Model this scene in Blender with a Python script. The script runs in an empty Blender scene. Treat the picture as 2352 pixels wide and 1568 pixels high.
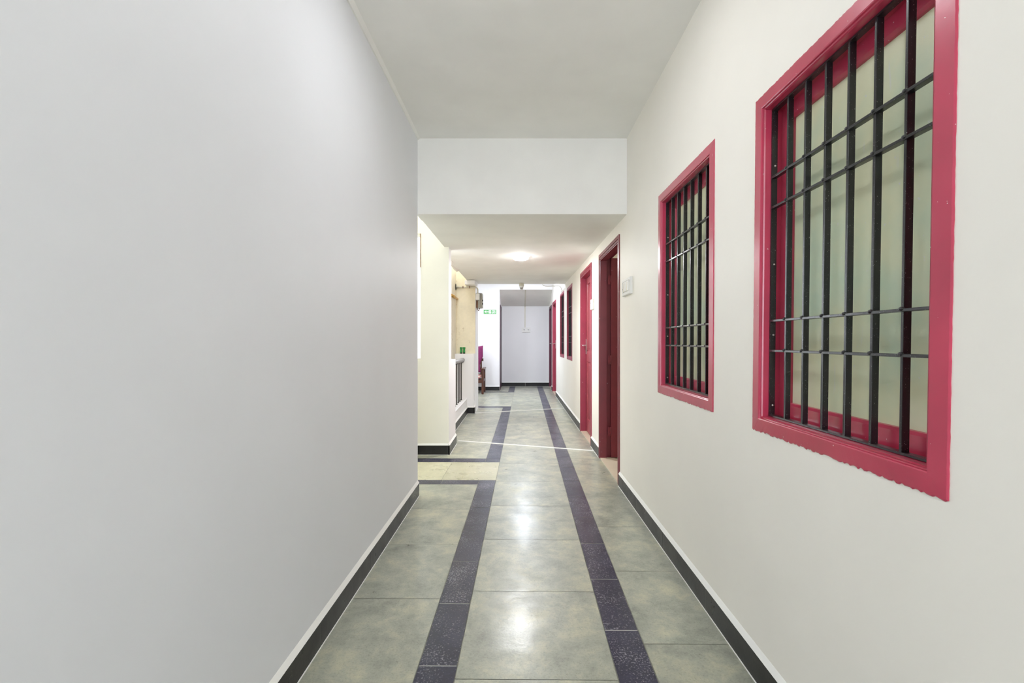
import bpy, bmesh, math, random
from mathutils import Matrix, Vector, noise

random.seed(7)
S = bpy.context.scene
COL = S.collection

# ------------------------------------------------------------------ helpers
def tag(o, label=None, cat=None, group=None, kind=None):
    if label: o['label'] = label
    if cat: o['category'] = cat
    if group: o['group'] = group
    if kind: o['kind'] = kind
    return o


class MB:
    """collects shapes, links them as one mesh object"""
    def __init__(self):
        self.v, self.f, self.m, self.s = [], [], [], []

    def add(self, vs, fs, m=0, smooth=False):
        b = len(self.v)
        self.v += [tuple(p) for p in vs]
        for f in fs:
            self.f.append([b + i for i in f]); self.m.append(m); self.s.append(smooth)
        return self

    def box(self, x0, x1, y0, y1, z0, z1, m=0, fm=None):
        vs = [(x, y, z) for x in (x0, x1) for y in (y0, y1) for z in (z0, z1)]
        fs = [(0, 1, 3, 2), (4, 6, 7, 5), (0, 4, 5, 1), (2, 3, 7, 6), (0, 2, 6, 4), (1, 5, 7, 3)]  # -x +x -y +y -z +z
        for i, f in enumerate(fs):
            self.add(vs, [f], (fm or {}).get(i, m))
        return self

    def hexa(self, p, m=0):
        """p: 8 corners ordered as in box()"""
        return self.add(p, [(0, 1, 3, 2), (4, 6, 7, 5), (0, 4, 5, 1), (2, 3, 7, 6), (0, 2, 6, 4), (1, 5, 7, 3)], m)

    def tube(self, pts, r, n=12, m=0, cap=True):
        pts = [Vector(p) for p in pts]
        rings = []
        up = None
        for i, p in enumerate(pts):
            a = pts[max(i - 1, 0)]; b = pts[min(i + 1, len(pts) - 1)]
            t = (b - a).normalized()
            if up is None:
                up = Vector((0, 0, 1)) if abs(t.z) < .9 else Vector((1, 0, 0))
            sx = t.cross(up).normalized(); sy = sx.cross(t).normalized(); up = sy
            rr = r[i] if isinstance(r, (list, tuple)) else r
            rings.append([p + sx * math.cos(2 * math.pi * k / n) * rr + sy * math.sin(2 * math.pi * k / n) * rr for k in range(n)])
        vs = [q for rg in rings for q in rg]
        fs = []
        for i in range(len(rings) - 1):
            for k in range(n):
                fs.append((i * n + k, i * n + (k + 1) % n, (i + 1) * n + (k + 1) % n, (i + 1) * n + k))
        self.add(vs, fs, m, True)
        if cap:
            self.add(rings[0], [tuple(range(n))[::-1]], m); self.add(rings[-1], [tuple(range(n))], m)
        return self

    def lathe(self, prof, c, axis='z', n=32, m=0):
        """prof: list of (radius, height along axis)"""
        def P(r, h, a):
            x, y = r * math.cos(a), r * math.sin(a)
            q = {'z': (x, y, h), 'y': (x, h, y), 'x': (h, x, y)}[axis]
            return (c[0] + q[0], c[1] + q[1], c[2] + q[2])
        vs = [P(r, h, 2 * math.pi * k / n) for r, h in prof for k in range(n)]
        fs = [(i * n + k, i * n + (k + 1) % n, (i + 1) * n + (k + 1) % n, (i + 1) * n + k) for i in range(len(prof) - 1) for k in range(n)]
        return self.add(vs, fs, m, True)

    def rings(self, loops, closed=True, m=0, mlist=None):
        """stitch successive polylines of equal length"""
        n = len(loops[0])
        vs = [p for l in loops for p in l]
        for i in range(len(loops) - 1):
            fs = []
            for k in range(n if closed else n - 1):
                fs.append((i * n + k, i * n + (k + 1) % n, (i + 1) * n + (k + 1) % n, (i + 1) * n + k))
            self.add(vs, fs, mlist[i] if mlist else m)
        return self

    def build(self, name, mats, parent=None, off=(0, 0, 0), bevel=0, fn=None, recalc=True, loc=None):
        me = bpy.data.meshes.new(name)
        vs = self.v
        if fn: vs = [fn(p) for p in vs]
        vs = [(p[0] - off[0], p[1] - off[1], p[2] - off[2]) for p in vs]
        me.from_pydata(vs, [], self.f)
        if not isinstance(mats, (list, tuple)): mats = [mats]
        for mt in mats: me.materials.append(mt)
        for i, p in enumerate(me.polygons):
            p.material_index = self.m[i]; p.use_smooth = self.s[i]
        bm = bmesh.new(); bm.from_mesh(me)
        bmesh.ops.remove_doubles(bm, verts=bm.verts, dist=1e-5)
        if recalc: bmesh.ops.recalc_face_normals(bm, faces=bm.faces)
        bm.to_mesh(me); bm.free()
        o = bpy.data.objects.new(name, me); COL.objects.link(o)
        if parent: o.parent = parent
        if loc: o.location = loc
        if bevel:
            b = o.modifiers.new('soft', 'BEVEL'); b.width = bevel; b.segments = 2; b.limit_method = 'ANGLE'; b.angle_limit = math.radians(50)
        return o


def empty(name, loc=(0, 0, 0), rz=0):
    o = bpy.data.objects.new(name, None); COL.objects.link(o)
    o.location = loc; o.rotation_euler = (0, 0, rz); o.empty_display_size = .1
    return o


# ------------------------------------------------------------------ materials
def nt(name):
    m = bpy.data.materials.new(name); m.use_nodes = True
    t = m.node_tree; b = t.nodes['Principled BSDF']
    return m, t, b


def N(t, kind, **kw):
    n = t.nodes.new(kind)
    for k, v in kw.items():
        if k in n.inputs: n.inputs[k].default_value = v
        else: setattr(n, k, v)
    return n


def ramp(t, src, stops):
    r = t.nodes.new('ShaderNodeValToRGB')
    while len(r.color_ramp.elements) < len(stops): r.color_ramp.elements.new(.5)
    for e, (p, c) in zip(r.color_ramp.elements, stops):
        e.position = p; e.color = c if len(c) == 4 else (*c, 1)
    t.links.new(src, r.inputs['Fac'])
    return r


def coords(t, scale=(1, 1, 1)):
    tc = t.nodes.new('ShaderNodeTexCoord'); mp = t.nodes.new('ShaderNodeMapping')
    mp.inputs['Scale'].default_value = scale
    t.links.new(tc.outputs['Object'], mp.inputs['Vector'])
    return mp.outputs['Vector']


def bump(t, b, src, strength=.1, dist=.01):
    n = t.nodes.new('ShaderNodeBump'); n.inputs['Strength'].default_value = strength; n.inputs['Distance'].default_value = dist
    t.links.new(src, n.inputs['Height']); t.links.new(n.outputs['Normal'], b.inputs['Normal']); t.links.new(n.outputs['Normal'], b.inputs['Coat Normal'])


def paint(name, c, rough=.5, var=.03, scale=2.5, bumpy=.05, bscale=60, metallic=0, spec=.4):
    m, t, b = nt(name)
    v = coords(t)
    n1 = N(t, 'ShaderNodeTexNoise', Scale=scale, Detail=4.0)
    t.links.new(v, n1.inputs['Vector'])
    lo = tuple(max(0, x * (1 - var)) for x in c); hi = tuple(min(1, x * (1 + var)) for x in c)
    r = ramp(t, n1.outputs['Fac'], [(.3, lo), (.7, hi)])
    t.links.new(r.outputs['Color'], b.inputs['Base Color'])
    b.inputs['Roughness'].default_value = rough; b.inputs['Metallic'].default_value = metallic
    b.inputs['Specular IOR Level'].default_value = spec
    n2 = N(t, 'ShaderNodeTexNoise', Scale=bscale, Detail=3.0)
    t.links.new(v, n2.inputs['Vector'])
    bump(t, b, n2.outputs['Fac'], bumpy, .004)
    return m


def chipped(name, c, chip, rough=.35, amount=.73, scale=45, coat=0):
    """gloss paint with small flecks where it has come off"""
    m, t, b = nt(name)
    v = coords(t)
    n0 = N(t, 'ShaderNodeTexNoise', Scale=5.0, Detail=5.0); t.links.new(v, n0.inputs['Vector'])
    r0 = ramp(t, n0.outputs['Fac'], [(.3, tuple(x * .88 for x in c)), (.7, tuple(min(1, x * 1.1) for x in c))])
    n1 = N(t, 'ShaderNodeTexNoise', Scale=float(scale), Detail=2.0); t.links.new(v, n1.inputs['Vector'])
    r1 = ramp(t, n1.outputs['Fac'], [(amount, (0, 0, 0)), (amount + .02, (1, 1, 1))])
    mx = N(t, 'ShaderNodeMixRGB'); t.links.new(r1.outputs['Color'], mx.inputs['Fac'])
    t.links.new(r0.outputs['Color'], mx.inputs['Color1']); mx.inputs['Color2'].default_value = (*chip, 1)
    t.links.new(mx.outputs['Color'], b.inputs['Base Color'])
    b.inputs['Roughness'].default_value = rough; b.inputs['Coat Weight'].default_value = coat; b.inputs['Coat Roughness'].default_value = .2
    n2 = N(t, 'ShaderNodeTexNoise', Scale=25.0, Detail=3.0); t.links.new(v, n2.inputs['Vector'])
    bump(t, b, n2.outputs['Fac'], .12, .003)
    return m


def emit(name, c, strength):
    m, t, b = nt(name)
    b.inputs['Base Color'].default_value = (.9, .9, .9, 1)
    b.inputs['Emission Color'].default_value = (*c, 1); b.inputs['Emission Strength'].default_value = strength
    return m


def stone(name, cols, rough=(.16, .34), speck=None, scale=3.0, coat=.13, spec=.55):
    """polished slab; a per-slab tone is kept in the colour attribute 'tone'"""
    m, t, b = nt(name)
    v = coords(t)
    at = N(t, 'ShaderNodeAttribute'); at.attribute_name = 'tone'
    sh = N(t, 'ShaderNodeVectorMath'); sh.operation = 'MULTIPLY_ADD'
    t.links.new(at.outputs['Color'], sh.inputs[0]); sh.inputs[1].default_value = (9, 9, 9); t.links.new(v, sh.inputs[2])
    n1 = N(t, 'ShaderNodeTexNoise', Scale=scale, Detail=11.0, Roughness=.74, Distortion=.15); t.links.new(sh.outputs['Vector'], n1.inputs['Vector'])
    r1 = ramp(t, n1.outputs['Fac'], [(.27, cols[0]), (.5, cols[1]), (.74, cols[2])])
    # slab-to-slab shade
    hs = N(t, 'ShaderNodeHueSaturation')
    sep = N(t, 'ShaderNodeSeparateColor'); t.links.new(at.outputs['Color'], sep.inputs['Color'])
    mr = N(t, 'ShaderNodeMapRange'); mr.inputs['To Min'].default_value = .88; mr.inputs['To Max'].default_value = 1.12
    t.links.new(sep.outputs['Red'], mr.inputs['Value']); t.links.new(mr.outputs['Result'], hs.inputs['Value'])
    t.links.new(r1.outputs['Color'], hs.inputs['Color'])
    out = hs.outputs['Color']
    n3 = N(t, 'ShaderNodeTexNoise', Scale=120.0, Detail=3.0, Roughness=.7); t.links.new(sh.outputs['Vector'], n3.inputs['Vector'])
    gr = ramp(t, n3.outputs['Fac'], [(.3, (.72, .73, .70)), (.5, (1, 1, 1)), (.7, (1.0, 1.0, .97))])
    gm = N(t, 'ShaderNodeMixRGB'); gm.blend_type = 'MULTIPLY'; gm.inputs['Fac'].default_value = .8
    t.links.new(out, gm.inputs['Color1']); t.links.new(gr.outputs['Color'], gm.inputs['Color2']); out = gm.outputs['Color']
    if speck:
        n4 = N(t, 'ShaderNodeTexNoise', Scale=5.0, Detail=3.0); t.links.new(sh.outputs['Vector'], n4.inputs['Vector'])
        mu = N(t, 'ShaderNodeMath'); mu.operation = 'MULTIPLY_ADD'; mu.inputs[1].default_value = .35
        t.links.new(n4.outputs['Fac'], mu.inputs[0]); t.links.new(n3.outputs['Fac'], mu.inputs[2])
        r3 = ramp(t, mu.outputs['Value'], [(.74, (0, 0, 0)), (.88, (1, 1, 1))])
        mx = N(t, 'ShaderNodeMixRGB'); t.links.new(r3.outputs['Color'], mx.inputs['Fac'])
        t.links.new(out, mx.inputs['Color1']); mx.inputs['Color2'].default_value = (*speck, 1)
        out = mx.outputs['Color']
    t.links.new(out, b.inputs['Base Color'])
    n2 = N(t, 'ShaderNodeTexNoise', Scale=7.0, Detail=6.0, Roughness=.7); t.links.new(sh.outputs['Vector'], n2.inputs['Vector'])
    rr = N(t, 'ShaderNodeMapRange'); rr.inputs['From Min'].default_value = .3; rr.inputs['From Max'].default_value = .7
    rr.inputs['To Min'].default_value = rough[0]; rr.inputs['To Max'].default_value = rough[1]
    t.links.new(n2.outputs['Fac'], rr.inputs['Value']); t.links.new(rr.outputs['Result'], b.inputs['Roughness'])
    ad = N(t, 'ShaderNodeMath'); ad.operation = 'MULTIPLY_ADD'; ad.inputs[1].default_value = .25
    t.links.new(n3.outputs['Fac'], ad.inputs[0]); t.links.new(n2.outputs['Fac'], ad.inputs[2])
    bump(t, b, ad.outputs['Value'], .22, .004)
    b.inputs['Specular IOR Level'].default_value = spec
    b.inputs['Coat Weight'].default_value = coat; b.inputs['Coat Roughness'].default_value = .15; b.inputs['Coat IOR'].default_value = 1.6
    return m


def frosted(name, c, dark=False):
    """patterned obscure glass with old paint smears"""
    m, t, b = nt(name)
    v = coords(t)
    mp = N(t, 'ShaderNodeMapping'); mp.inputs['Rotation'].default_value = (.75, 0, 0); t.links.new(v, mp.inputs['Vector'])
    w = N(t, 'ShaderNodeTexWave', Scale=190.0, Distortion=2.0); w.bands_direction = 'Y'; t.links.new(mp.outputs['Vector'], w.inputs['Vector'])
    n1 = N(t, 'ShaderNodeTexNoise', Scale=3.0, Detail=4.0); t.links.new(v, n1.inputs['Vector'])
    r1 = ramp(t, n1.outputs['Fac'], [(.3, c[0]), (.55, c[1]), (.75, c[2])])
    st = N(t, 'ShaderNodeMapping'); st.inputs['Scale'].default_value = (1, 28, 3.2); st.inputs['Rotation'].default_value = (.12, 0, 0); t.links.new(v, st.inputs['Vector'])
    n2 = N(t, 'ShaderNodeTexNoise', Scale=1.6, Detail=2.0); t.links.new(st.outputs['Vector'], n2.inputs['Vector'])
    r2 = ramp(t, n2.outputs['Fac'], [(.68, (0, 0, 0)), (.74, (.5, .5, .5))])
    n3 = N(t, 'ShaderNodeTexNoise', Scale=70.0, Detail=2.0); t.links.new(v, n3.inputs['Vector'])
    r3 = ramp(t, n3.outputs['Fac'], [(.72, (0, 0, 0)), (.75, (.8, .8, .8))])
    mxm = N(t, 'ShaderNodeMixRGB'); mxm.blend_type = 'ADD'; mxm.inputs['Fac'].default_value = 1
    t.links.new(r2.outputs['Color'], mxm.inputs['Color1']); t.links.new(r3.outputs['Color'], mxm.inputs['Color2'])
    mx = N(t, 'ShaderNodeMixRGB'); t.links.new(mxm.outputs['Color'], mx.inputs['Fac'])
    t.links.new(r1.outputs['Color'], mx.inputs['Color1']); mx.inputs['Color2'].default_value = (.72, .74, .7, 1)
    t.links.new(mx.outputs['Color'], b.inputs['Base Color'])
    b.inputs['Roughness'].default_value = .38
    b.inputs['Transmission Weight'].default_value = .06 if not dark else .7
    b.inputs['IOR'].default_value = 1.45
    bump(t, b, w.outputs['Fac'], .14, .001)
    return m


def stained(name, c, s):
    m, t, b = nt(name)
    v = coords(t)
    n1 = N(t, 'ShaderNodeTexNoise', Scale=2.2, Detail=8.0, Roughness=.7); t.links.new(v, n1.inputs['Vector'])
    r1 = ramp(t, n1.outputs['Fac'], [(.35, tuple(x * .86 for x in c)), (.6, c)])
    n2 = N(t, 'ShaderNodeTexNoise', Scale=14.0, Detail=5.0, Roughness=.8); t.links.new(v, n2.inputs['Vector'])
    n3 = N(t, 'ShaderNodeTexNoise', Scale=1.9, Detail=1.0); t.links.new(v, n3.inputs['Vector'])
    ad = N(t, 'ShaderNodeMath'); ad.operation = 'MULTIPLY_ADD'; ad.inputs[1].default_value = .5
    t.links.new(n3.outputs['Fac'], ad.inputs[0]); t.links.new(n2.outputs['Fac'], ad.inputs[2])
    r2 = ramp(t, ad.outputs['Value'], [(.86, (0, 0, 0)), (1.0, (.7, .7, .7))])
    mx = N(t, 'ShaderNodeMixRGB'); t.links.new(r2.outputs['Color'], mx.inputs['Fac'])
    t.links.new(r1.outputs['Color'], mx.inputs['Color1']); mx.inputs['Color2'].default_value = (*s, 1)
    t.links.new(mx.outputs['Color'], b.inputs['Base Color']); b.inputs['Roughness'].default_value = .7
    return m


def checked(name):
    m, t, b = nt(name)
    ck = N(t, 'ShaderNodeTexChecker', Scale=22.0); t.links.new(coords(t), ck.inputs['Vector'])
    ck.inputs['Color1'].default_value = (.75, .22, .25, 1); ck.inputs['Color2'].default_value = (.85, .75, .62, 1)
    t.links.new(ck.outputs['Color'], b.inputs['Base Color']); b.inputs['Roughness'].default_value = .9
    return m


M = {}
M['wall_grey'] = paint('pale grey wall paint', (.77, .785, .82), .55, .012)
M['wall_cream'] = paint('cream wall paint', (.925, .897, .83), .55, .015)
M['wall_white'] = paint('white wall paint', (.84, .84, .85), .6, .012)
M['ceil'] = paint('off white ceiling paint', (.85, .845, .81), .8, .03, 3.0, .10, 110)
M['pillar'] = paint('ivory pillar paint', (.86, .845, .765), .6, .02)
M['tan'] = stained('stained cream plaster', (.86, .79, .60), (.30, .19, .06))
M['black_tile'] = stone('black skirting tile', [(.018, .018, .019), (.024, .024, .023), (.034, .034, .032)], (.25, .4), scale=6.0, coat=.0, spec=.25)
M['grout_white'] = paint('white grout', (.7, .7, .66), .8, .06)
M['grout'] = paint('grey grout', (.26, .26, .22), .9, .25, 8)
M['plaster_edge'] = paint('white plaster edge', (.86, .86, .83), .6, .02)
M['kota'] = stone('grey green limestone', [(.19, .205, .165), (.37, .38, .31), (.60, .575, .40)], (.26, .44), None, 5.0)
M['kota_cream'] = stone('yellowish limestone', [(.42, .41, .28), (.55, .53, .37), (.66, .63, .47)], (.22, .42))
M['dark_stone'] = stone('dark blue black stone', [(.010, .010, .026), (.020, .020, .048), (.045, .045, .085)], (.28, .42), (.30, .29, .34), 6.0, .2, .32)
M['beige_tile'] = paint('beige room tile', (.62, .54, .42), .3, .05)
M['red'] = chipped('maroon red gloss paint', (.52, .042, .095), (.8, .62, .64), .28, .755, 95, .55)
M['red_mid'] = chipped('deep red door frame paint', (.33, .030, .066), (.7, .5, .5), .38, .745)
M['red_dark'] = chipped('dark maroon paint', (.19, .022, .034), (.5, .4, .38), .4, .735, 30)
M['red_door'] = chipped('red door paint', (.34, .058, .080), (.7, .5, .5), .4, .78)
M['plum'] = chipped('plum door paint', (.11, .007, .035), (.4, .3, .3), .4, .78)
M['iron'] = chipped('black iron paint', (.012, .012, .014), (.38, .38, .36), .3, .70, 330, .3)
M['glass'] = frosted('obscure glass', [(.52, .68, .52), (.76, .77, .52), (.86, .85, .66)])
M['glass_dark_room'] = frosted('obscure glass with room darkness in colour', [(.10, .11, .10), (.14, .14, .12), (.2, .2, .18)], True)  # darkness of the rooms behind is put into the glass colour
M['plastic'] = paint('white plastic', (.82, .82, .79), .35, .01, bumpy=0)
M['plastic_cream'] = paint('aged cream plastic', (.66, .64, .54), .45, .03)
M['plastic_grey'] = paint('grey enclosure plastic', (.40, .39, .33), .5, .05)
M['dark'] = paint('dark socket holes', (.02, .02, .02), .5, .0)
M['rust'] = paint('rusty brown', (.18, .08, .035), .7, .2, 20)
M['steel'] = paint('brushed steel', (.62, .61, .58), .3, .04, 30, .05, 100, 1.0)
M['brass'] = paint('old brass pipe', (.55, .33, .10), .35, .1, 20, .05, 100, .9)
M['rail_grey'] = paint('worn grey handrail', (.30, .30, .30), .4, .15, 25)
M['rail_iron'] = paint('dark baluster paint', (.035, .03, .027), .5, .3, 8)
M['wood'] = paint('dark brown polished wood', (.085, .030, .016), .28, .35, 14)
M['wood_edge'] = paint('bare brown wood', (.33, .21, .11), .6, .2, 12)
M['magenta'] = paint('magenta cushion cloth', (.19, .022, .098), .85, .15, 9, .9, 8)
M['cream_plaster'] = stained('cream shaft plaster', (.90, .85, .72), (.5, .38, .2))
M['plum_dark'] = paint('very dark plum paint', (.045, .006, .025), .4, .1)
M['check'] = checked('pink checked cloth')
M['green_plastic'] = paint('green plastic', (.035, .30, .07), .35, .15, 15)
M['sign_green'] = paint('sign green', (.11, .42, .13), .5, .02)
M['sign_white'] = paint('sign white', (.88, .9, .88), .5, .01)
LAMP = {'A': 375.0, 'B': 580.0, 'C': 32.0, 'R': 30.0, 'D': 200.0}
M['lampA'] = emit('lit diffuser', (.97, .98, 1.0), LAMP['A'])
M['rim'] = emit('glowing lamp rim', (.98, .98, 1), 4.0)
M['lampB'] = emit('lit cool diffuser', (.88, .95, 1.08), LAMP['B'])
M['lampC'] = emit('lit near diffuser', (.97, .975, 1.0), LAMP['C'])
M['lampD'] = emit('lit sitting area diffuser', (.9, .96, 1.05), LAMP['D'])
M['lampR'] = emit('lit room diffuser', (1, .93, .8), LAMP['R'])
m, t, b = nt('clear window glass'); b.inputs['Transmission Weight'].default_value = 1; b.inputs['Roughness'].default_value = 0.02; b.inputs['Base Color'].default_value = (.95, .97, .95, 1)
M['clear'] = m

# ------------------------------------------------------------------ main sizes (metres)
CZ = 2.966           # ceiling of the near corridor
YB = 3.78            # face of the beam
SL0, SL1, YS = 2.337, 2.384, 8.75   # low ceiling: height at both ends, far end
XL = -.845           # left wall face
YE = 12.99           # end wall
YF = 11.84           # wall with the exit sign
CH = 2.95            # hidden ceiling of the far hall
RW0, RA = .9085, .0044               # right wall: x at y=0, turn about z
MW = Matrix.Translation((RW0, 0, 0)) @ Matrix.Rotation(RA, 4, 'Z')


def slab_z(y): return SL0 + (SL1 - SL0) * (y - YB) / (YS - YB)
def on_right(u, z, d=0): return MW @ Vector((d, u, z))


# ------------------------------------------------------------------ floor
FA = -.0115
slabs = []   # s0 s1 t0 t1 material
def lane(s0, s1, joints, m):
    for a, c in zip(joints[:-1], joints[1:]): slabs.append((s0, s1, a, c, m))
def steps(a, c, st, ph):
    k = math.floor((a - ph) / st); out = [a]
    x = ph + (k + 1) * st
    while x < c - .02:
        if x > a + .02: out.append(x)
        x += st
    return out + [c]
T0, T1 = -4.6, 13.1
LS0, LS1, RS0, RS1 = -.420, -.265, .354, .504
lane(LS1, RS0, steps(T0, T1, .6085, 1.724), 0)
lane(RS1, 1.02, steps(T0, T1, .61, 1.934), 0)
lane(RS0, RS1, steps(T0, T1, .434, 2.023), 1)
lane(LS0, LS1, steps(T0, 4.198, .427, 2.22), 1)
lane(LS0, LS1, steps(4.82, 8.98, .61, 4.99), 1)
lane(LS0, LS1, steps(11.45, T1, .43, 11.45), 1)
lane(-1.06, LS0, steps(T0, 4.07, .605, 2.26), 0)
for a, c in ((4.07, 4.198), (4.82, 4.975)):
    for s0, s1 in ((-3.3, -2.4), (-2.4, -1.55), (-1.55, -.755), (-.755, LS0)): slabs.append((s0, s1, a, c, 1))
for s0, s1 in ((-3.3, -2.6), (-2.6, -2.0), (-2.0, -1.38), (-1.38, -.77), (-.77, LS1)): slabs.append((s0, s1, 4.198, 4.82, 2))
for s0, s1 in ((-3.3, -2.0), (-2.0, -1.40)): lane(s0, s1, steps(3.5, 4.07, .6, 3.5), 0)
lane(-1.40, LS0, steps(4.975, 8.80, .61, 5.55), 0)
lane(-3.3, -1.40, [4.975, 5.6], 0)
for a, c in ((8.80, 8.98), (11.45, 11.60)):
    for s0, s1 in ((-3.3, -2.4), (-2.4, -1.6), (-1.6, -.9), (-.9, LS0)): slabs.append((s0, s1, a, c, 1))
for s0, s1 in ((-3.3, -2.6), (-2.6, -2.0), (-2.0, -1.42), (-1.42, -.85), (-.85, LS1)): lane(s0, s1, steps(8.98, 11.45, .615, 9.3), 0)
lane(-3.3, LS0, steps(11.60, T1, .6, 11.6), 0)
fl = MB(); tones = []
for s0, s1, a, c, mi in slabs:
    g = .0014 if mi != 1 else .0022
    n = max(2, int((c - a) / .07)) ; k = max(2, int((s1 - s0) / .4))
    jag = .0016 if mi == 1 else 0
    # slightly uneven cut edges along the strip
    L = [(s0 + g + random.uniform(-jag, jag), a + g + (c - a - 2 * g) * i / n, 0) for i in range(n + 1)]
    R = [(s1 - g + random.uniform(-jag, jag), p[1], 0) for p in L]
    fl.add(L + R, [(i, n + 1 + i, n + 2 + i, i + 1) for i in range(n)], mi)
    tn = (random.random(), random.random(), random.random(), 1)
    tones += [tn] * n
    if mi == 1: fl.add([(s0 + .004, a, -.0012), (s1 - .004, a, -.0012), (s1 - .004, c, -.0012), (s0 + .004, c, -.0012)], [(0, 1, 2, 3)], 4); tones.append((.5, .5, .5, 1))
fl.add([(-3.4, T0, -.003), (1.3, T0, -.003), (1.3, T1, -.003), (-3.4, T1, -.003)], [(0, 1, 2, 3)], 3); tones.append((.5, .5, .5, 1))
fl.box(-3.4, 1.3, T0, T1, -.12, -.004, 3); tones += [(.5, .5, .5, 1)] * 6
me = bpy.data.meshes.new('floor'); me.from_pydata(fl.v, [], fl.f)
for mt in ('kota', 'dark_stone', 'kota_cream', 'grout', 'grout_white'): me.materials.append(M[mt])
for i, p in enumerate(me.polygons): p.material_index = fl.m[i]
ca = me.color_attributes.new('tone', 'FLOAT_COLOR', 'CORNER')
for p in me.polygons:
    for li in p.loop_indices: ca.data[li].color = tones[p.index]
floor = bpy.data.objects.new('floor', me); COL.objects.link(floor); floor.rotation_euler = (0, 0, FA)
tag(floor, 'polished grey green stone slab floor with two dark stone strips', 'floor', kind='structure')

# ------------------------------------------------------------------ right wall and what is set in it
WT = .15
WINS = [(.945, 1.743, .944, 2.19), (2.10, 2.93, .953, 2.212), (7.53, 8.35, .958, 2.25), (8.82, 9.68, .96, 2.275)]
DOORS = [(4.035, 5.04, 2.232), (5.56, 6.535, 2.247), (10.66, 11.72, 2.27), (12.0, 12.95, 2.25)]
ops = sorted([(a + .03, c - .03, z0 + .03, z1 - .03) for a, c, z0, z1 in WINS] + [(a + .02, c - .02, 0, z1 - .02) for a, c, z1 in DOORS])
w = MB(); u = -4.6
for a, c, z0, z1 in ops:
    w.box(0, WT, u, a, 0, 3.05)
    if z0 > 0: w.box(0, WT, a, c, 0, z0)
    w.box(0, WT, a, c, z1, 3.05)
    u = c
w.box(0, WT, u, 13.2, 0, 3.05)
wr = w.build('wall_right', M['wall_cream']); wr.matrix_world = MW
tag(wr, 'cream painted wall with red framed windows and doors along the corridor', 'wall', kind='structure')


def rect(u0, u1, z0, z1, i, d, n=1, jit=0):
    """closed rectangle inset by i, at depth d; n points per side"""
    a, c, e, f = u0 + i, u1 - i, z0 + i, z1 - i
    cs = [(a, e), (c, e), (c, f), (a, f)]
    out = []
    for k in range(4):
        p, q = cs[k], cs[(k + 1) % 4]
        for j in range(n):
            tt = j / n
            x, z = p[0] + (q[0] - p[0]) * tt, p[1] + (q[1] - p[1]) * tt
            if jit and j:
                if k == 0: z += random.uniform(-jit, jit * .7)
                elif k == 2: z += random.uniform(-jit, jit) * .4
                else: x += random.uniform(-jit, jit) * .15
            out.append((d, x, z))
    return out


def window(i, dims, label, bars, jit, glass, shear=.0, red=None):
    red = red or M['red']
    u0, u1, z0, z1 = dims
    uc, zc = (u0 + u1) / 2, (z0 + z1) / 2
    root = empty(f'window_{i}', on_right(uc, z0), RA)
    tag(root, label, 'window', 'barred windows along the right wall', 'structure')
    off = (0, uc, z0)
    fn = (lambda p: (p[0], p[1] - shear * (p[2] - zc), p[2]))
    n = 110 if jit else 1
    prof = [(0, .004), (0, -.002), (.003, -.004), (.046, -.006), (.049, -.004), (.050, .002), (.053, .004), (.056, .001), (.058, .006), (.061, .10), (.03, .11)]
    def outer(a, d):
        if a < .004: random.seed(i * 31)
        return rect(u0, u1, z0, z1, a, d, n, jit if a < .004 else 0)
    fr = MB().rings([outer(a, d) for a, d in prof], True)
    fr.build('frame', red, root, off, fn=fn)
    a, c, e, f = u0 + .060, u1 - .060, z0 + .060, z1 - .060
    # iron grille: flat border, uprights and cross bars
    g0, g1 = .026, .046
    gb = MB()
    gb.rings([rect(a, c, e, f, q, d) for q, d in ((0, g0), (.006, g0), (.006, g1), (0, g1), (0, g0))], True)
    gr = gb.build('grille', M['iron'], root, off, fn=fn)
    for k in range(1, bars):
        x = c - (c - a) * k / bars
        MB().box(g0 + .001, g1 + .001, x - .004, x + .004, e + .004, f - .004).build('upright_bar', M['iron'], gr, off, .0012, fn)
    for z in (.302, .412, .826, .936):
        zz = z0 + z
        cb = MB().box(g0 - .003, g1 - .004, a + .004, c - .004, zz - .004, zz + .004)
        for k in range(1, bars):   # weld beads
            x = c - (c - a) * k / bars
            cb.lathe([(.0005, -.008), (.005, -.004), (.006, 0), (.005, .004), (.0005, .008)], (g0 - .001, x, zz + .003), 'y', 8)
        cb.build('cross_bar', M['iron'], gr, off, .001, fn)
    for z in (.10, .36, .62, .98):      # screws in the border by the far jamb
        MB().lathe([(.0001, -.003), (.0035, -.002), (.004, 0)], (g0 + .012, c - .006, z0 + z), 'y', 10).build('screw', M['steel'], gr, off, 0, fn)
    # wooden sash behind it with one pane
    sp = [(0, .068), (.002, .066), (.050, .066), (.058, .074), (.060, .086), (.060, .10), (0, .10), (0, .068)]
    sa = MB().rings([rect(a - .004, c + .004, e - .004, f + .004, q, d) for q, d in sp], True).build('sash', red, root, off, fn=fn)
    MB().box(.082, .087, a + .05, c - .05, e + .05, f - .05).build('glass_pane', glass, sa, off, fn=fn)
    lt = MB().box(.050, .058, a + .012, a + .018, e + .006, e + .05).tube([(.054, a + .015, e + .004), (.054, a + .015, e + .058)], .003, 8)
    lt.build('bolt', M['brass'], root, off, fn=fn)
    return root


window(1, WINS[0], 'large red framed window with black bars and patterned glass, nearest the viewer', 7, .0035, M['glass'], .02)
window(2, WINS[1], 'red framed barred window between the nearest window and the open door', 7, .003, M['glass'], .012)
window(3, WINS[2], 'narrow looking dark barred window just past the closed red door', 7, 0, M['glass_dark_room'], 0, M['red_mid'])
window(4, WINS[3], 'farthest dark barred window, past the end of the low ceiling', 7, 0, M['glass_dark_room'], 0, M['red_mid'])


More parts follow.
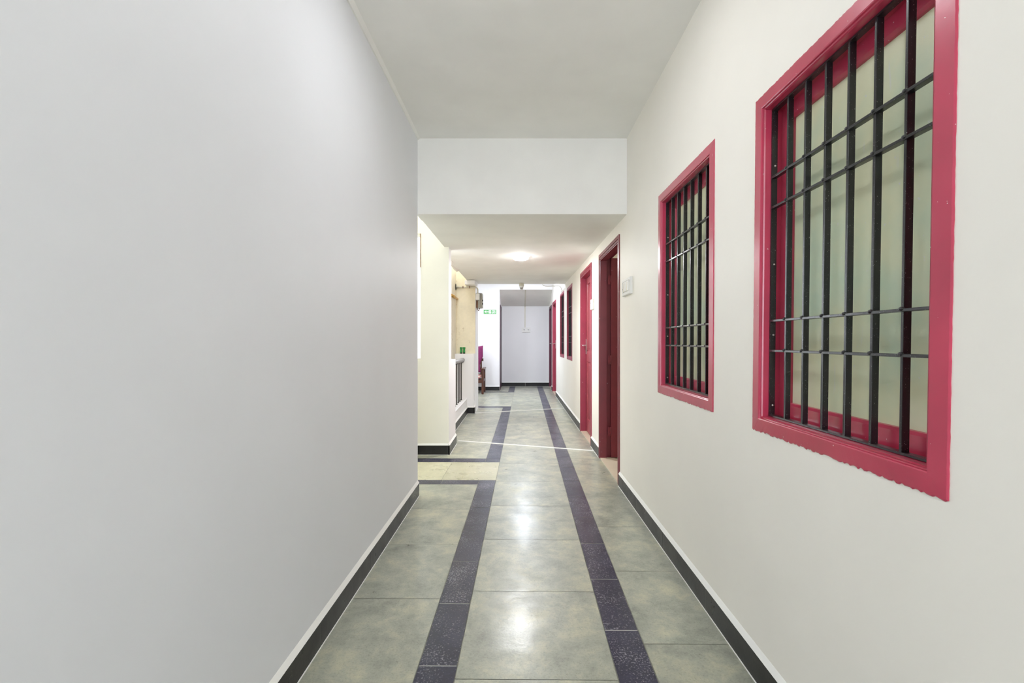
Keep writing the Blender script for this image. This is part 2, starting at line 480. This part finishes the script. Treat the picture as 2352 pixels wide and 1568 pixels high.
def usect(u0, u1, z1, i, d):
    return [(d, u0 + i, 0), (d, u0 + i, z1 - i), (d, u1 - i, z1 - i), (d, u1 - i, 0)]


def hinge(parent, off, d, u, z, m):
    h = MB().tube([(d, u, z - .05), (d, u, z + .05)], .007, 10)
    h.box(d - .03, d, u + .001, u + .005, z - .048, z + .048)
    for k in (-.03, 0, .03): h.lathe([(.0001, -.002), (.004, 0)], (d - .016, u + .001, z + k), 'y', 8)
    return h.build('hinge', m, parent, off)


def door(i, dims, label, closed, fm, lm):
    u0, u1, z1 = dims
    uc = (u0 + u1) / 2
    root = empty(f'door_{i}', on_right(uc, 0), RA)
    tag(root, label, 'door', 'red doors along the right wall', 'structure')
    off = (0, uc, 0)
    prof = [(0, .004), (0, -.009), (.034, -.011), (.037, -.003), (.040, -.003), (.043, -.009), (.055, -.009), (.058, -.002), (.062, -.002), (.064, -.006), (.070, -.004), (.074, .066), (.041, .068), (.041, .125), (.02, .126)]
    MB().rings([usect(u0, u1, z1, a, d) for a, d in prof], False).build('frame', fm, root, off)
    MB().box(-.004, .15, u0 + .041, u1 - .041, 0, .012).build('threshold', M['beige_tile'], root, off)
    a, c, top = u0 + .044, u1 - .044, z1 - .044
    lw = c - a
    # leaf in its own place: x thickness (face at 0), y width, z height; stiles, rails, two sunk panels
    lf = MB(); T = .036
    st, rl, mid = .115, .125, 1.07
    def face(x, sgn):
        for (p, q, e, f) in ((0, st, .018, top), (lw - st, lw, .018, top), (st, lw - st, .018, .2), (st, lw - st, mid - .07, mid + .07), (st, lw - st, top - rl, top)):
            lf.add([(x, p, e), (x, q, e), (x, q, f), (x, p, f)], [(0, 1, 2, 3)])
        for (e, f) in ((.2, mid - .07), (mid + .07, top - rl)):
            p, q = st, lw - st
            lo = [[(x + sgn * dd, p + k, e + k), (x + sgn * dd, q - k, e + k), (x + sgn * dd, q - k, f - k), (x + sgn * dd, p + k, f - k)] for k, dd in ((0, 0), (.006, .012), (.03, .012), (.05, .006))]
            lf.rings(lo, True); lf.add(lo[-1], [(0, 1, 2, 3)])
    face(0, 1); face(T, -1)
    lf.box(.0, T, 0, .0, .018, top)
    for q in ((0, 0), (lw, lw)): lf.add([(0, q[0], .018), (T, q[0], .018), (T, q[0], top), (0, q[0], top)], [(0, 1, 2, 3)])
    for z in (.018, top): lf.add([(0, 0, z), (T, 0, z), (T, lw, z), (0, lw, z)], [(0, 1, 2, 3)])
    if closed:
        fn = lambda p: (p[0] + .069, p[1] + a, p[2])
    else:                          # swung inwards about the far jamb
        fn = lambda p: (.114 + p[1], c - T + p[0], p[2])
    leaf = lf.build('leaf', lm, root, off, .0015, fn)
    if closed:
        hu = c - .05
        hd = MB().box(.060, .069, hu - .018, hu + .018, 1.10, 1.315)
        hd.tube([(.066, hu, 1.225), (.025, hu, 1.225), (.016, hu - .004, 1.225), (.013, hu - .014, 1.225), (.013, hu - .11, 1.222)], .0085, 10)
        hd.lathe([(.0001, -.002), (.007, 0), (.007, .004)], (.058, hu, 1.15), 'x', 10)
        tag(hd.build('handle', M['steel'], leaf, off, .002), 'steel lever handle on a long plate')
    else:
        for z in (.3, 1.08, 1.95): hinge(leaf, off, .108, c - T - .004, z, M['red_dark'])
    return root


door(1, DOORS[0], 'dark maroon panelled door standing open into a room, nearest door on the right', False, M['red_dark'], M['red_dark'])
door(2, DOORS[1], 'closed red panelled door with a steel lever handle', True, M['red_mid'], M['red_door'])
door(3, DOORS[2], 'narrow looking red door past the windows, just before the end recess', True, M['red_mid'], M['red_door'])
door(4, DOORS[3], 'plum coloured door in the right side of the end recess', True, M['plum'], M['plum'])

# rooms behind the right wall
rm = MB()
rm.box(3.4, 3.5, -2.6, 13.2, 0, 3.05); rm.box(WT, 3.5, -2.7, -2.6, 0, 3.05); rm.box(WT, 3.5, 13.1, 13.2, 0, 3.05)
rm.box(WT, 3.4, 5.28, 5.36, 0, 2.95); rm.box(WT, 3.4, 3.5, 3.58, 0, 2.95)
o = rm.build('wall_rooms', M['wall_cream']); o.matrix_world = MW
tag(o, 'cream walls of the rooms behind the open door', 'wall', kind='structure')
o = MB().box(WT - .05, 3.4, -2.6, 13.1, -.05, .004).build('floor_rooms', M['beige_tile']); o.matrix_world = MW
tag(o, 'beige tiled floor inside the room of the open door', 'floor', kind='structure')
o = MB().box(WT, 3.4, -2.6, 13.1, 2.9, 3.0).build('ceiling_rooms', M['ceil']); o.matrix_world = MW
tag(o, 'pale ceiling inside the room of the open door', 'ceiling', kind='structure')


# ------------------------------------------------------------------ skirting
def skirt(name, axis, face, sgn, a, c, label, ph=0, mw=None, depth=.013, h=.107, step=.63, capends=False):
    """black tiles along an axis with white joints and a sloped white plaster edge above"""
    b = MB()
    js = steps(a, c, step, ph)
    def P(d, u, z): return (face + sgn * d, u, z) if axis == 'y' else (u, face + sgn * d, z)
    def bx(d0, d1, p, q, z0, z1, m): b.hexa([P(d, u, z) for d in (d0, d1) for u in (p, q) for z in (z0, z1)], m)
    for p, q in zip(js[:-1], js[1:]): bx(-.004, depth, p + (.0015 if p > a else 0), q - (.0015 if q < c else 0), 0.001, h, 0)
    bx(-.004, depth - .001, a, c, .001, h - .001, 1)
    b.hexa([P(-.004, a, h), P(-.004, a, h + .022), P(-.004, c, h), P(-.004, c, h + .022), P(depth + .001, a, h), P(.0005, a, h + .022), P(depth + .001, c, h), P(.0005, c, h + .022)], 2)
    bx(depth - .001, depth + .004, a, c, .0003, .003, 2)
    o = b.build(name, [M['black_tile'], M['grout_white'], M['plaster_edge']])
    if mw: o.matrix_world = mw
    return tag(o, label, 'skirting', kind='structure')


skirt('baseboard_left', 'y', XL, 1, -4.5, YB, 'black tile skirting along the foot of the grey left wall', 1.909)
for nm, a, c, lb in (('baseboard_right', -4.5, 4.035, 'long black tile skirting under the two near barred windows'),
                     ('baseboard_right', 5.04, 5.56, 'short black skirting piece between the open and the closed door'),
                     ('baseboard_right', 6.535, 10.66, 'black tile skirting beyond the closed red door'),
                     ('baseboard_right', 11.72, 12.0, 'tiny skirting piece between the two farthest doors')):
    skirt(nm, 'y', 0, -1, a, c, lb, 2.17, MW, step=.64)

# ------------------------------------------------------------------ left side
o = MB().box(-1.05, XL, -4.6, YB, 0, 3.05).build('wall_left', M['wall_grey'])
tag(o, 'large plain pale grey wall filling the left of the view', 'wall', kind='structure')
tr = MB().hexa([(XL, -2.6, CZ - .03), (XL, -2.6, CZ), (XL, YB, CZ - .012), (XL, YB, CZ), (XL + .008, -2.6, CZ - .03), (XL + .045, -2.6, CZ), (XL + .008, YB, CZ - .012), (XL + .022, YB, CZ)]).build('trim_1', M['plaster_edge'])
tag(tr, 'thin plaster fillet where the left wall meets the ceiling', 'trim', kind='structure')

# side passage and light shaft
LH = 3.3
p = MB()
p.box(-1.115, -.80, 5.15, 5.34, 0, LH, 0, {1: 1})              # pillar beside the passage
p.box(-2.7, -1.95, 5.15, 5.34, 0, LH); p.box(-1.95, -1.115, 5.15, 5.34, 0, 1.06); p.box(-1.95, -1.115, 5.15, 5.34, 2.5, LH)
p.box(-1.15, -.80, 5.34, 5.70, 0, 1.062, 1)                  # low newel block behind it
o = p.build('wall_pillar', [M['pillar'], M['wall_white']])
tag(o, 'ivory pillar wall across the side passage, white on its corridor side', 'wall', kind='structure')
wn = empty('window_5', (-1.575, 5.2, 1.06)); tag(wn, 'bright unbarred window sliver beside the ivory pillar', 'window', kind='structure')
MB().rings([[(-1.95 + i, y, 1.06 + i), (-1.115 - i * .2, y, 1.06 + i), (-1.115 - i * .2, y, 2.5 - i), (-1.95 + i, y, 2.5 - i)] for i, y in ((0, 5.16), (.03, 5.16), (.03, 5.22), (0, 5.22))]).build('frame', M['pillar'], wn, (-1.575, 5.2, 1.06))
MB().box(-1.124, -1.1145, 5.146, 5.16, 2.12, 2.5).build('weathered_edge', M['wood_edge'], wn, (-1.575, 5.2, 1.06))
MB().box(-1.925, -1.125, 5.185, 5.19, 1.085, 2.475).build('glass_pane', M['clear'], wn, (-1.575, 5.2, 1.06))
o = MB().box(-2.8, -2.7, 3.6, 5.34, 0, LH).build('wall_passage', M['pillar']); tag(o, 'ivory end wall of the side passage', 'wall', kind='structure')
o = MB().box(-2.7, -1.05, 3.58, YB, 0, LH).build('wall_passage', M['pillar']); tag(o, 'near wall of the side passage behind the grey wall', 'wall', kind='structure')
o = MB().box(-1.22, -1.15, 5.6, 8.8, 0, LH).build('wall_shaft', M['cream_plaster'])
tag(o, 'stained cream wall behind the stair railing', 'wall', kind='structure')
pr = MB().box(-1.15, -.93, 5.70, 8.10, 0, .255).box(-1.15, -.922, 5.70, 8.10, .255, .272)
o = pr.build('wall_parapet', M['wall_white'], bevel=.004); tag(o, 'low white parapet with a ledge that carries the railing', 'wall', kind='structure')
c2 = MB().box(-1.15, -.795, 8.25, 8.80, 1.062, CH + .1, 1, {2: 0}).box(-1.15, -.795, 8.25, 8.80, 0, 1.062, 1).box(-1.15, -.81, 8.10, 8.25, 0, 1.062, 1)
c2.box(-.965, -.785, 8.02, 8.25, 2.285, 2.36, 1)
o = c2.build('wall_column', [M['tan'], M['wall_white']], bevel=.006); tag(o, 'square column with stained cream front and white ledge, past the railing', 'wall', kind='structure')
skirt('baseboard_left', 'x', 5.15, -1, -2.7, -.80, 'black skirting on the front of the ivory pillar', -.80)
skirt('baseboard_left', 'y', -.80, 1, 5.138, 5.712, 'grey black skirting on the corridor side of the pillar', 5.138)
skirt('baseboard_left', 'y', -.93, 1, 5.70, 8.10, 'black skirting under the railing parapet', 6.1)
skirt('baseboard_left', 'x', 8.10, -1, -.95, -.81, 'small black skirting tile on the front of the column', -.81)
skirt('baseboard_left', 'y', -.81, 1, 8.088, 8.80, 'black skirting on the corridor side of the column', 8.088)

o = MB().box(-2.0, -.84, 3.6, 5.34, LH - .12, LH).build('added_passage_roof', M['ceil']); tag(o, 'unseen slab added over the side passage to cut the daylight', 'ceiling', kind='structure')  # unseen slab, added to hold daylight off the pillar front

# far hall
wf = MB()
wf.box(-3.2, -.515, YF, YF + .12, 0, CH + .1)
wf.box(-.515, 1.0, YF, YF + .10, 2.628, CH + .1)
o = wf.build('wall_front', M['wall_white']); tag(o, 'white wall that carries the green exit sign, with a recess beside it', 'wall', kind='structure')
o = MB().box(-.60, .9, YE, YE + .12, 0, CH).build('wall_end', M['wall_white']); tag(o, 'plain white back wall of the end recess', 'wall', kind='structure')
o = MB().box(-.60, -.515, YF + .12, YE, 0, CH).build('wall_recess', M['wall_white']); tag(o, 'left side wall of the end recess', 'wall', kind='structure')
so = MB().hexa([(-.55, YF + .10, 2.628), (-.55, YF + .10, 2.72), (-.55, YE + .02, 2.28), (-.55, YE + .02, 2.4), (.90, YF + .10, 2.628), (.90, YF + .10, 2.72), (.90, YE + .02, 2.28), (.90, YE + .02, 2.4)])
o = so.build('ceiling_recess', M['ceil']); tag(o, 'sloping underside over the end recess', 'ceiling', kind='structure')
d5 = empty('door_5', (-.515, 12.45, 0)); tag(d5, 'dark plum door frame on the left edge of the end recess', 'door', kind='structure')
MB().rings([[(x, 12.0 + i, 0), (x, 12.0 + i, 2.25 - i), (x, 12.93 - i, 2.25 - i), (x, 12.93 - i, 0)] for i, x in ((0, -.518), (0, -.500), (.05, -.500), (.05, -.52))], False).build('frame', M['plum_dark'], d5, (-.515, 12.45, 0))
MB().box(-.514, -.506, 12.05, 12.88, .01, 2.2).build('leaf', M['plum_dark'], d5, (-.515, 12.45, 0))
skirt('baseboard_front', 'x', YF, -1, -3.2, -.515, 'black skirting under the exit sign wall', -1.1)
skirt('baseboard_end', 'x', YE, -1, -.515, .86, 'two long black skirting tiles along the back wall of the recess', .165, step=.68)
o = MB().box(-3.3, -3.2, 8.8, YF, 0, CH).build('wall_hall', M['wall_white']); tag(o, 'far left wall of the sitting area behind the column', 'wall', kind='structure')
o = MB().box(-3.2, -1.15, 8.68, 8.80, 0, CH).build('wall_hall', M['wall_white']); tag(o, 'wall behind the column facing the sofa', 'wall', kind='structure')

# ceilings and beam
o = MB().box(-1.05, 1.0, -4.6, YB + .02, CZ, CZ + .1).build('ceiling', M['ceil']); tag(o, 'off white ceiling over the near part of the corridor', 'ceiling', kind='structure')
o = MB().box(XL - .01, .95, YB, YB + .2, SL0, CZ + .02).build('wall_beam', M['ceil']); tag(o, 'deep off white beam crossing the corridor below the ceiling', 'beam', kind='structure')
cl = MB()
def slab(x0, x1, y0, y1, n=6):
    cl.hexa([(x0, y0, slab_z(y0)), (x0, y0, CH + .1), (x0, y1, slab_z(y1)), (x0, y1, CH + .1), (x1, y0, slab_z(y0)), (x1, y0, CH + .1), (x1, y1, slab_z(y1)), (x1, y1, CH + .1)])
slab(XL - .005, .95, YB + .2, 5.16); slab(-.82, .95, 5.16, 5.34); slab(-.94, .95, 5.34, 8.25); slab(-.80, .95, 8.25, YS)
o = cl.build('ceiling_low', M['ceil']); tag(o, 'low off white ceiling with the round lamp', 'ceiling', kind='structure')
o = MB().box(-3.3, 1.0, YS, 13.1, CH, CH + .1).build('ceiling_hall', M['ceil']); tag(o, 'higher ceiling of the far hall behind the low one', 'ceiling', kind='structure')
# bulging plaster lip along the open edge of the low ceiling
pts = [(-.95 - .012 * math.sin(k * .9), 5.36 + k * .14, slab_z(5.36 + k * .14) + .012 - .02 * math.sin(min(1, k / 7) * math.pi)) for k in range(12)]
o = MB().tube(pts, [.03 + .012 * math.sin(k * 1.3) for k in range(12)], 10).build('trim_2', M['wall_cream']); tag(o, 'lumpy plaster lip on the edge of the low ceiling above the railing', 'trim', kind='structure')


# ------------------------------------------------------------------ lamps
def lamp(x, y, z, r, mat, label):
    e = empty('ceiling_lamp', (x, y, z)); tag(e, label, 'lamp')
    MB().lathe([(r * .8, 0), (r * .98, 0), (r * .98, -.012), (r * 1.0, -.030), (r * .95, -.033), (r * .93, -.029), (r * .8, -.02)], (0, 0, 0), 'z', 40).build('base', M['rim'], e)
    MB().lathe([(r * .94, -.029), (r * .92, -.035), (r * .85, -.0385), (.0005, -.041)], (0, 0, 0), 'z', 40).build('diffuser', mat, e)
    return e
lamp(.015, 5.77, slab_z(5.77) + .002, .095, M['lampA'], 'lit round white lamp on the low ceiling')
lamp(.10, 10.3, CH, .095, M['lampB'], 'round white lamp on the far hall ceiling, above the exit sign area')
lamp(-.05, 1.98, CZ, .15, M['lampC'], 'round white lamp on the near ceiling, over the nearest window')
lamp(-.05, -1.6, CZ, .15, M['lampC'], 'unseen round lamp added behind the camera to even out the wall light')  # out of view, added so the near walls are lit more evenly
lamp(-1.9, 9.7, CH, .12, M['lampD'], 'round white lamp on the ceiling of the sitting area behind the column')
lamp(2.2, 4.4, 2.9, .15, M['lampR'], 'unseen round lamp added to brighten the room of the open door')  # unseen, added to light this room

# ------------------------------------------------------------------ wall fittings
def switch(uc, zc, wd, ht, rockers, label, marks):
    e = empty('switch_plate', on_right(uc, zc), RA); tag(e, label, 'switch')
    b = MB(); a, c, z0, z1 = -wd / 2, wd / 2, -ht / 2, ht / 2
    prof = [(0, .0), (0, -.018), (.004, -.022), (.02, -.022), (.022, -.018)]
    lo = [rect(a, c, z0, z1, i, d) for i, d in prof]; b.rings(lo, True); b.add(lo[-1], [(0, 1, 2, 3)])
    b.build('plate', M['plastic'], e)
    wr_ = (wd - .085) / rockers
    for k in range(rockers):
        u_ = a + .042 + k * wr_
        MB().hexa([(d, y, z) if not (d < 0 and z > 0) else (d + .004, y, z) for d in (-.025, -.016) for y in (u_ + .002, u_ + wr_ - .002) for z in (z0 + .03, z1 - .03)]).build('rocker', M['plastic_cream'] if k % 2 else M['plastic'], e, bevel=.001)
    for (y, z) in marks: MB().lathe([(.0001, -.0225), (.005, -.0215), (.005, -.0175)], (0, y, z), 'x', 10).build('screw_hole', M['dark'], e)
    return e
switch(3.725, 1.728, .27, .135, 4, 'white wall switch board beside the open maroon door', [(.108, -.012), (-.105, .035)])
switch(5.46, 1.725, .17, .12, 1, 'narrow white switch plate beside the closed red door', [(.06, 0.02)])

# socket plate and trunking on the end wall
e = empty('socket_plate', (.192, YE, 1.61)); tag(e, 'white double socket plate on the back wall of the recess', 'socket')
MB().box(-.118, .118, -.02, 0, -.068, .068).build('plate', M['plastic'], e, bevel=.004)
for sx in (-.055, .06):
    MB().box(sx - .036, sx + .036, -.024, -.018, -.045, .045).build('socket_face', M['plastic'], e, bevel=.002)
    h = MB()
    for dx, dz in ((-.014, .012), (.014, .012), (0, -.012)): h.lathe([(.0001, -.0245), (.0075, -.0245), (.0075, -.0195)], (sx + dx, 0, dz + .005), 'y', 10)
    h.build('pin_holes', M['dark'], e)
e = empty('wall_trunking', (.16, YE, 1.68)); tag(e, 'vertical pale cable trunking above the socket plate', 'trunking')
MB().box(-.015, .015, -.016, 0, 0, .605).build('riser', M['plastic_cream'], e)
MB().hexa([(sx, y - YE, z - 1.68 + dz) for sx in (-.015, .015) for (y, z) in ((YF + .10, 2.628), (YE, 2.285)) for dz in (-.016, .002)]).build('sloped_run', M['plastic_cream'], e)

# security camera
e = empty('security_camera', (.04, 8.60, slab_z(8.6))); tag(e, 'small white dome camera under the far edge of the low ceiling', 'camera')
MB().lathe([(.0005, .002), (.046, .002), (.047, -.012), (.047, -.056), (.044, -.06), (.0005, -.06)], (0, 0, 0), 'z', 28).build('mount', M['plastic_cream'], e)
MB().lathe([(.042, -.06), (.040, -.075), (.034, -.105), (.024, -.125), (.010, -.135), (.0005, -.137)], (0, 0, 0), 'z', 28).build('ball', M['plastic'], e)
MB().lathe([(.018, .0), (.019, -.012), (.013, -.016), (.012, -.010), (.0005, -.009)], (0, -.024, -.098), 'y', 20).build('lens', M['dark'], e)

# loose cable at the far end of the low ceiling
pts = [(.44, 8.77, 2.405), (.455, 8.775, 2.372), (.50, 8.78, 2.349), (.56, 8.78, 2.346), (.62, 8.78, 2.352), (.68, 8.78, 2.349), (.74, 8.79, 2.353), (.785, 8.83, 2.352), (.82, 8.95, 2.335), (.855, 9.15, 2.305), (.862, 9.3, 2.285)]
tag(MB().tube(pts, .009, 8).build('cable', M['plastic'], None), 'loose white cable sagging from the ceiling end to the farthest barred window', 'cable')

# pipes and boxes by the column
e = empty('conduit', (-.97, 8.22, 2.262)); tag(e, 'cream conduit pipe across the stained column bending down to the junction box', 'pipe')
pts = [(-1.15, 8.232, 2.262), (-.83, 8.232, 2.262), (-.795, 8.232, 2.260)] + [(-.80 + .045 * math.sin(a), 8.235 + .02 * (a / 1.57), 2.215 + .045 * math.cos(a)) for a in (.5, .8, 1.1, 1.35, 1.57)] + [(-.755, 8.258, 2.15)]
MB().tube(pts, .012, 12).build('pipe', M['plastic_cream'], e, (-.97, 8.22, 2.262))
for x in (-1.02, -.9): MB().box(x - .006, x + .006, 8.216, 8.252, 2.244, 2.280).build('clip', M['rust'], e, (-.97, 8.22, 2.262))
MB().lathe([(.012, .0), (.055, .004), (.06, .001), (.06, -.002)], (-1.146, 8.20, 2.262), 'x', 14).build('black_hole_collar', M['dark'], e, (-.97, 8.22, 2.262))
tag(MB().tube([(-1.125, 7.55, 2.05), (-1.125, 8.25, 2.05)], .020, 12).lathe([(.020, -.03), (.027, -.03), (.027, .03), (.020, .03)], (-1.125, 7.75, 2.05), 'y', 12).build('brass_pipe', M['brass']), 'short brass coloured pipe on the shaft wall left of the column', 'pipe')
tag(MB().box(-.795, -.728, 8.26, 8.36, 2.035, 2.152).build('junction_box', M['plastic'], bevel=.006), 'white junction box fixed to the column under the bent conduit', 'box')
e = empty('electric_enclosure', (-.795, 8.5, 1.90)); tag(e, 'grey weathered electrical enclosure on the side of the column', 'box')
MB().box(.0, .085, -.13, .13, .0, .275).build('body', M['plastic_grey'], e, bevel=.01)
MB().box(.087, .112, -.13, .13, .005, .27).build('lid', M['plastic_grey'], e, bevel=.008)
for z in (.07, .13): MB().box(.106, .128, -.125, -.10, z - .012, z + .018).build('latch', M['dark'], e, bevel=.003)
MB().tube([(.02, -.10, .01), (.02, -.13, -.03), (.045, -.12, -.055), (.06, -.08, .005)], .008, 8).build('wire_loop', M['rust'], e)
MB().box(.004, .03, -.15, -.128, .0, .13).build('bracket', M['rust'], e)

# exit sign
e = empty('exit_sign', (-.765, YF, 2.053)); tag(e, 'green fire exit sign with white arrow and running figure', 'sign')
MB().box(-.165, .165, -.006, 0, -.054, .054).build('board', M['sign_green'], e)
ar = MB(); Y_ = -.0075
ar.add([(-.150, Y_, 0), (-.092, Y_, .040), (-.108, Y_, .010), (-.04, Y_, .010), (-.04, Y_, -.010), (-.108, Y_, -.010), (-.092, Y_, -.040)], [(0, 1, 2), (0, 2, 5), (0, 5, 6), (2, 3, 4, 5)])
ar.build('arrow', M['sign_white'], e)
MB().add([(-.032, Y_, -.042), (.028, Y_, -.042), (.028, Y_, .042), (-.032, Y_, .042)], [(0, 1, 2, 3)]).build('pictogram_panel', M['sign_white'], e)
rf = MB(); Y2 = -.0085
rf.lathe([(.0001, 0), (.006, 0)], (-.004, Y2, .028), 'y', 12)
for a_, b_, w_ in (((-.003, .019), (.002, -.004), .006), ((.002, -.004), (-.014, -.016), .004), ((-.014, -.016), (-.014, -.034), .004), ((.002, -.004), (.014, -.018), .004), ((.014, -.018), (.022, -.018), .004), ((-.003, .016), (-.016, .008), .003), ((-.003, .016), (.012, .008), .003), ((.012, .008), (.017, .016), .003)):
    dx, dz = b_[0] - a_[0], b_[1] - a_[1]; L_ = math.hypot(dx, dz); nx, nz = -dz / L_ * w_, dx / L_ * w_
    rf.add([(a_[0] + nx, Y2, a_[1] + nz), (a_[0] - nx, Y2, a_[1] - nz), (b_[0] - nx, Y2, b_[1] - nz), (b_[0] + nx, Y2, b_[1] + nz)], [(0, 1, 2, 3)])
rf.build('running_figure', M['sign_green'], e)
for word, z in (('FIRE', .004), ('EXIT', -.041)):
    cu = bpy.data.curves.new('lettering', 'FONT'); cu.body = word; cu.size = .05; cu.align_x = 'CENTER'; cu.extrude = .0006; cu.offset = .0012; cu.space_character = 1.02
    cu.materials.append(M['sign_white'])
    tmp = bpy.data.objects.new('text', cu); COL.objects.link(tmp); bpy.context.view_layer.update()
    tm = bpy.data.meshes.new_from_object(tmp.evaluated_get(bpy.context.evaluated_depsgraph_get())); bpy.data.objects.remove(tmp)
    to = bpy.data.objects.new('lettering', tm); COL.objects.link(to); to.parent = e
    to.location = (.096, -.0075, z); to.rotation_euler = (math.pi / 2, 0, 0)

# railing
e = empty('stair_railing', (-1.0, 6.9, .272)); tag(e, 'short railing with grey handrail and dark bars on the white parapet', 'railing')
of = (-1.0, 6.9, .272)
hr = MB().tube([(-1.0, 5.70, .955), (-1.0, 8.06, .955), (-1.0, 8.085, .955), (-1.0, 8.10, .955)], [.034, .034, .031, .02], 20)
hr.build('handrail', M['rail_grey'], e, of)
MB().box(-1.014, -.986, 5.70, 8.10, .915, .922).build('top_flat', M['rail_iron'], e, of)
y = 7.83
while y > 5.75:
    b_ = MB().box(-1.008, -.992, y - .008, y + .008, .272, .917).box(-1.014, -.986, y - .014, y + .014, .272, .282)
    b_.build('baluster', M['rail_iron'], e, of); y -= .19

# two little green bottles on the column ledge
def bottle(x, y, lab):
    e = empty('green_bottle', (x, y, 1.062)); tag(e, lab, 'bottle', 'green bottles on the column ledge')
    MB().lathe([(.0005, 0), (.019, 0), (.020, .004), (.020, .020)], (0, 0, 0), 'z', 16).build('base', M['dark'], e)
    MB().lathe([(.020, .020), (.0205, .026), (.0205, .055), (.017, .062), (.017, .068), (.0205, .074), (.0205, .088)], (0, 0, 0), 'z', 16).build('body', M['green_plastic'], e)
    MB().lathe([(.0205, .088), (.025, .090), (.025, .112), (.022, .116), (.0005, .117)], (0, 0, 0), 'z', 16).build('cap', M['green_plastic'], e)
bottle(-1.045, 8.165, 'small green bottle on the column ledge, the one nearer the railing wall')
bottle(-.992, 8.165, 'small green bottle on the column ledge, the one nearer the corridor')

# white trunking strips laid over the floor
def strip(x0, y0, x1, y1, wd, lab):
    v = Vector((x1 - x0, y1 - y0)); L_ = v.length; a = math.atan2(v.y, v.x)
    o = MB().hexa([(x, y * (1 if z == 0 else .55), z) for x in (0, L_) for y in (-wd / 2, wd / 2) for z in (0, .007)]).build('floor_trunking', M['plastic'])
    o.location = (x0, y0, .0005); o.rotation_euler = (0, 0, a)
    tag(o, lab, 'strip', 'white strips across the floor')
strip(-.787, 5.86, .867, 5.33, .024, 'white cable strip crossing the floor from the ivory pillar, the nearer of two')
strip(-.793, 8.12, .855, 8.72, .022, 'white cable strip crossing the floor from the square column, the farther of two')

# ------------------------------------------------------------------ wooden armchair and cushions
ax0, ax1, ay0, ay1 = -1.60, -.865, 11.03, 11.66
e = empty('armchair', ((ax0 + ax1) / 2, (ay0 + ay1) / 2, 0)); tag(e, 'dark brown wooden armchair against the exit sign wall, half behind the column', 'chair')
of = ((ax0 + ax1) / 2, (ay0 + ay1) / 2, 0)
for x in (ax0, ax1 - .055):
    MB().box(x, x + .055, ay0, ay0 + .05, 0, .595).build('leg', M['wood'], e, of, .006)
    MB().box(x, x + .05, ay1 - .05, ay1, 0, .595).build('leg', M['wood'], e, of, .006)
    MB().box(x - .01, x + .065, ay0 - .015, ay1 + .01, .595, .625).build('armrest', M['wood'], e, of, .008)
    MB().box(x + .01, x + .04, ay0 + .05, ay1 - .05, .29, .35).build('side_rail', M['wood'], e, of, .004)
MB().box(ax0 + .055, ax1 - .055, ay0 + .005, ay0 + .04, .27, .35).build('front_rail', M['wood'], e, of, .004)
st = MB()
for k in range(8): st.box(ax0 + .055, ax1 - .055, ay0 + .05 + k * .068, ay0 + .10 + k * .068, .33, .35)
st.build('seat_slats', M['wood'], e, of)
bk = MB()
bk.box(ax0 + .055, ax1 - .055, ay1 - .05, ay1 - .015, .40, .46)
bk.box(ax0 + .055, ax1 - .055, ay1 - .03, ay1 + .005, .78, .85)
for k in range(5):
    x = ax0 + .10 + k * .125
    bk.box(x, x + .04, ay1 - .03, ay1 - .01, .45, .80)
bk.build('backrest', M['wood'], e, of, .003)


def cushion(name, sx, sy, sz, mat, loc, rot, label, seed, wob=.02, waist=False):
    bm = bmesh.new(); bmesh.ops.create_cube(bm, size=2)
    bmesh.ops.subdivide_edges(bm, edges=bm.edges, cuts=14, use_grid_fill=True)
    for v in bm.verts:
        x, y, z = v.co
        r = 1 - .75 * max(abs(x), abs(z)) ** 7
        v.co.y = y * sy * max(.22, r)
        pin = 1 - .06 * (1 - min(abs(x), abs(z)) ** 2)
        v.co.x = x * sx * pin; v.co.z = z * sz * pin
        if waist: v.co.x *= .71 + .29 * max(0, min(1, (v.co.z + .13) / .2))
        nn = noise.noise_vector(Vector((v.co.x * 9 + seed, v.co.y * 5, v.co.z * 7))) * wob
        v.co += Vector((nn.x * .6, nn.y, nn.z * .6))
    me = bpy.data.meshes.new(name); bm.to_mesh(me); bm.free()
    for p_ in me.polygons: p_.use_smooth = True
    me.materials.append(mat)
    o = bpy.data.objects.new(name, me); COL.objects.link(o); o.location = loc; o.rotation_euler = rot
    return tag(o, label, 'cushion')
cushion('seat_cushion', .298, .045, .262, M['check'], (-1.235, 11.33, .410), (math.pi / 2, 0, 0), 'pink checked seat cushion on the wooden armchair', 3, .006)
cushion('back_cushion', .345, .07, .335, M['magenta'], (-1.235, 11.44, .82), (-.13, -.07, 0), 'wrinkled magenta cushion leaning on the armchair back', 8, .018, True)

# ------------------------------------------------------------------ sky, camera, view
wd = bpy.data.worlds.new('sky'); S.world = wd; wd.use_nodes = True
bg = wd.node_tree.nodes['Background']; bg.inputs['Color'].default_value = (.90, .95, 1.04, 1); bg.inputs['Strength'].default_value = 6.0
cam = bpy.data.cameras.new('camera'); co = bpy.data.objects.new('camera', cam); COL.objects.link(co)
co.location = (0, 0, 1.28); co.rotation_euler = (math.pi / 2, 0, 0)
cam.sensor_width = 36; cam.lens = 16; cam.shift_x = -17 / 2352; cam.clip_start = .02
S.camera = co
S.view_settings.view_transform = 'Standard'; S.view_settings.look = 'None'; S.view_settings.gamma = 1
S.view_settings.use_curve_mapping = False
S.view_settings.exposure = 0.46
S.cycles.use_denoising = True
S.cycles.max_bounces = 14; S.cycles.diffuse_bounces = 10; S.cycles.glossy_bounces = 6; S.cycles.transmission_bounces = 8
S.cycles.sample_clamp_indirect = 8
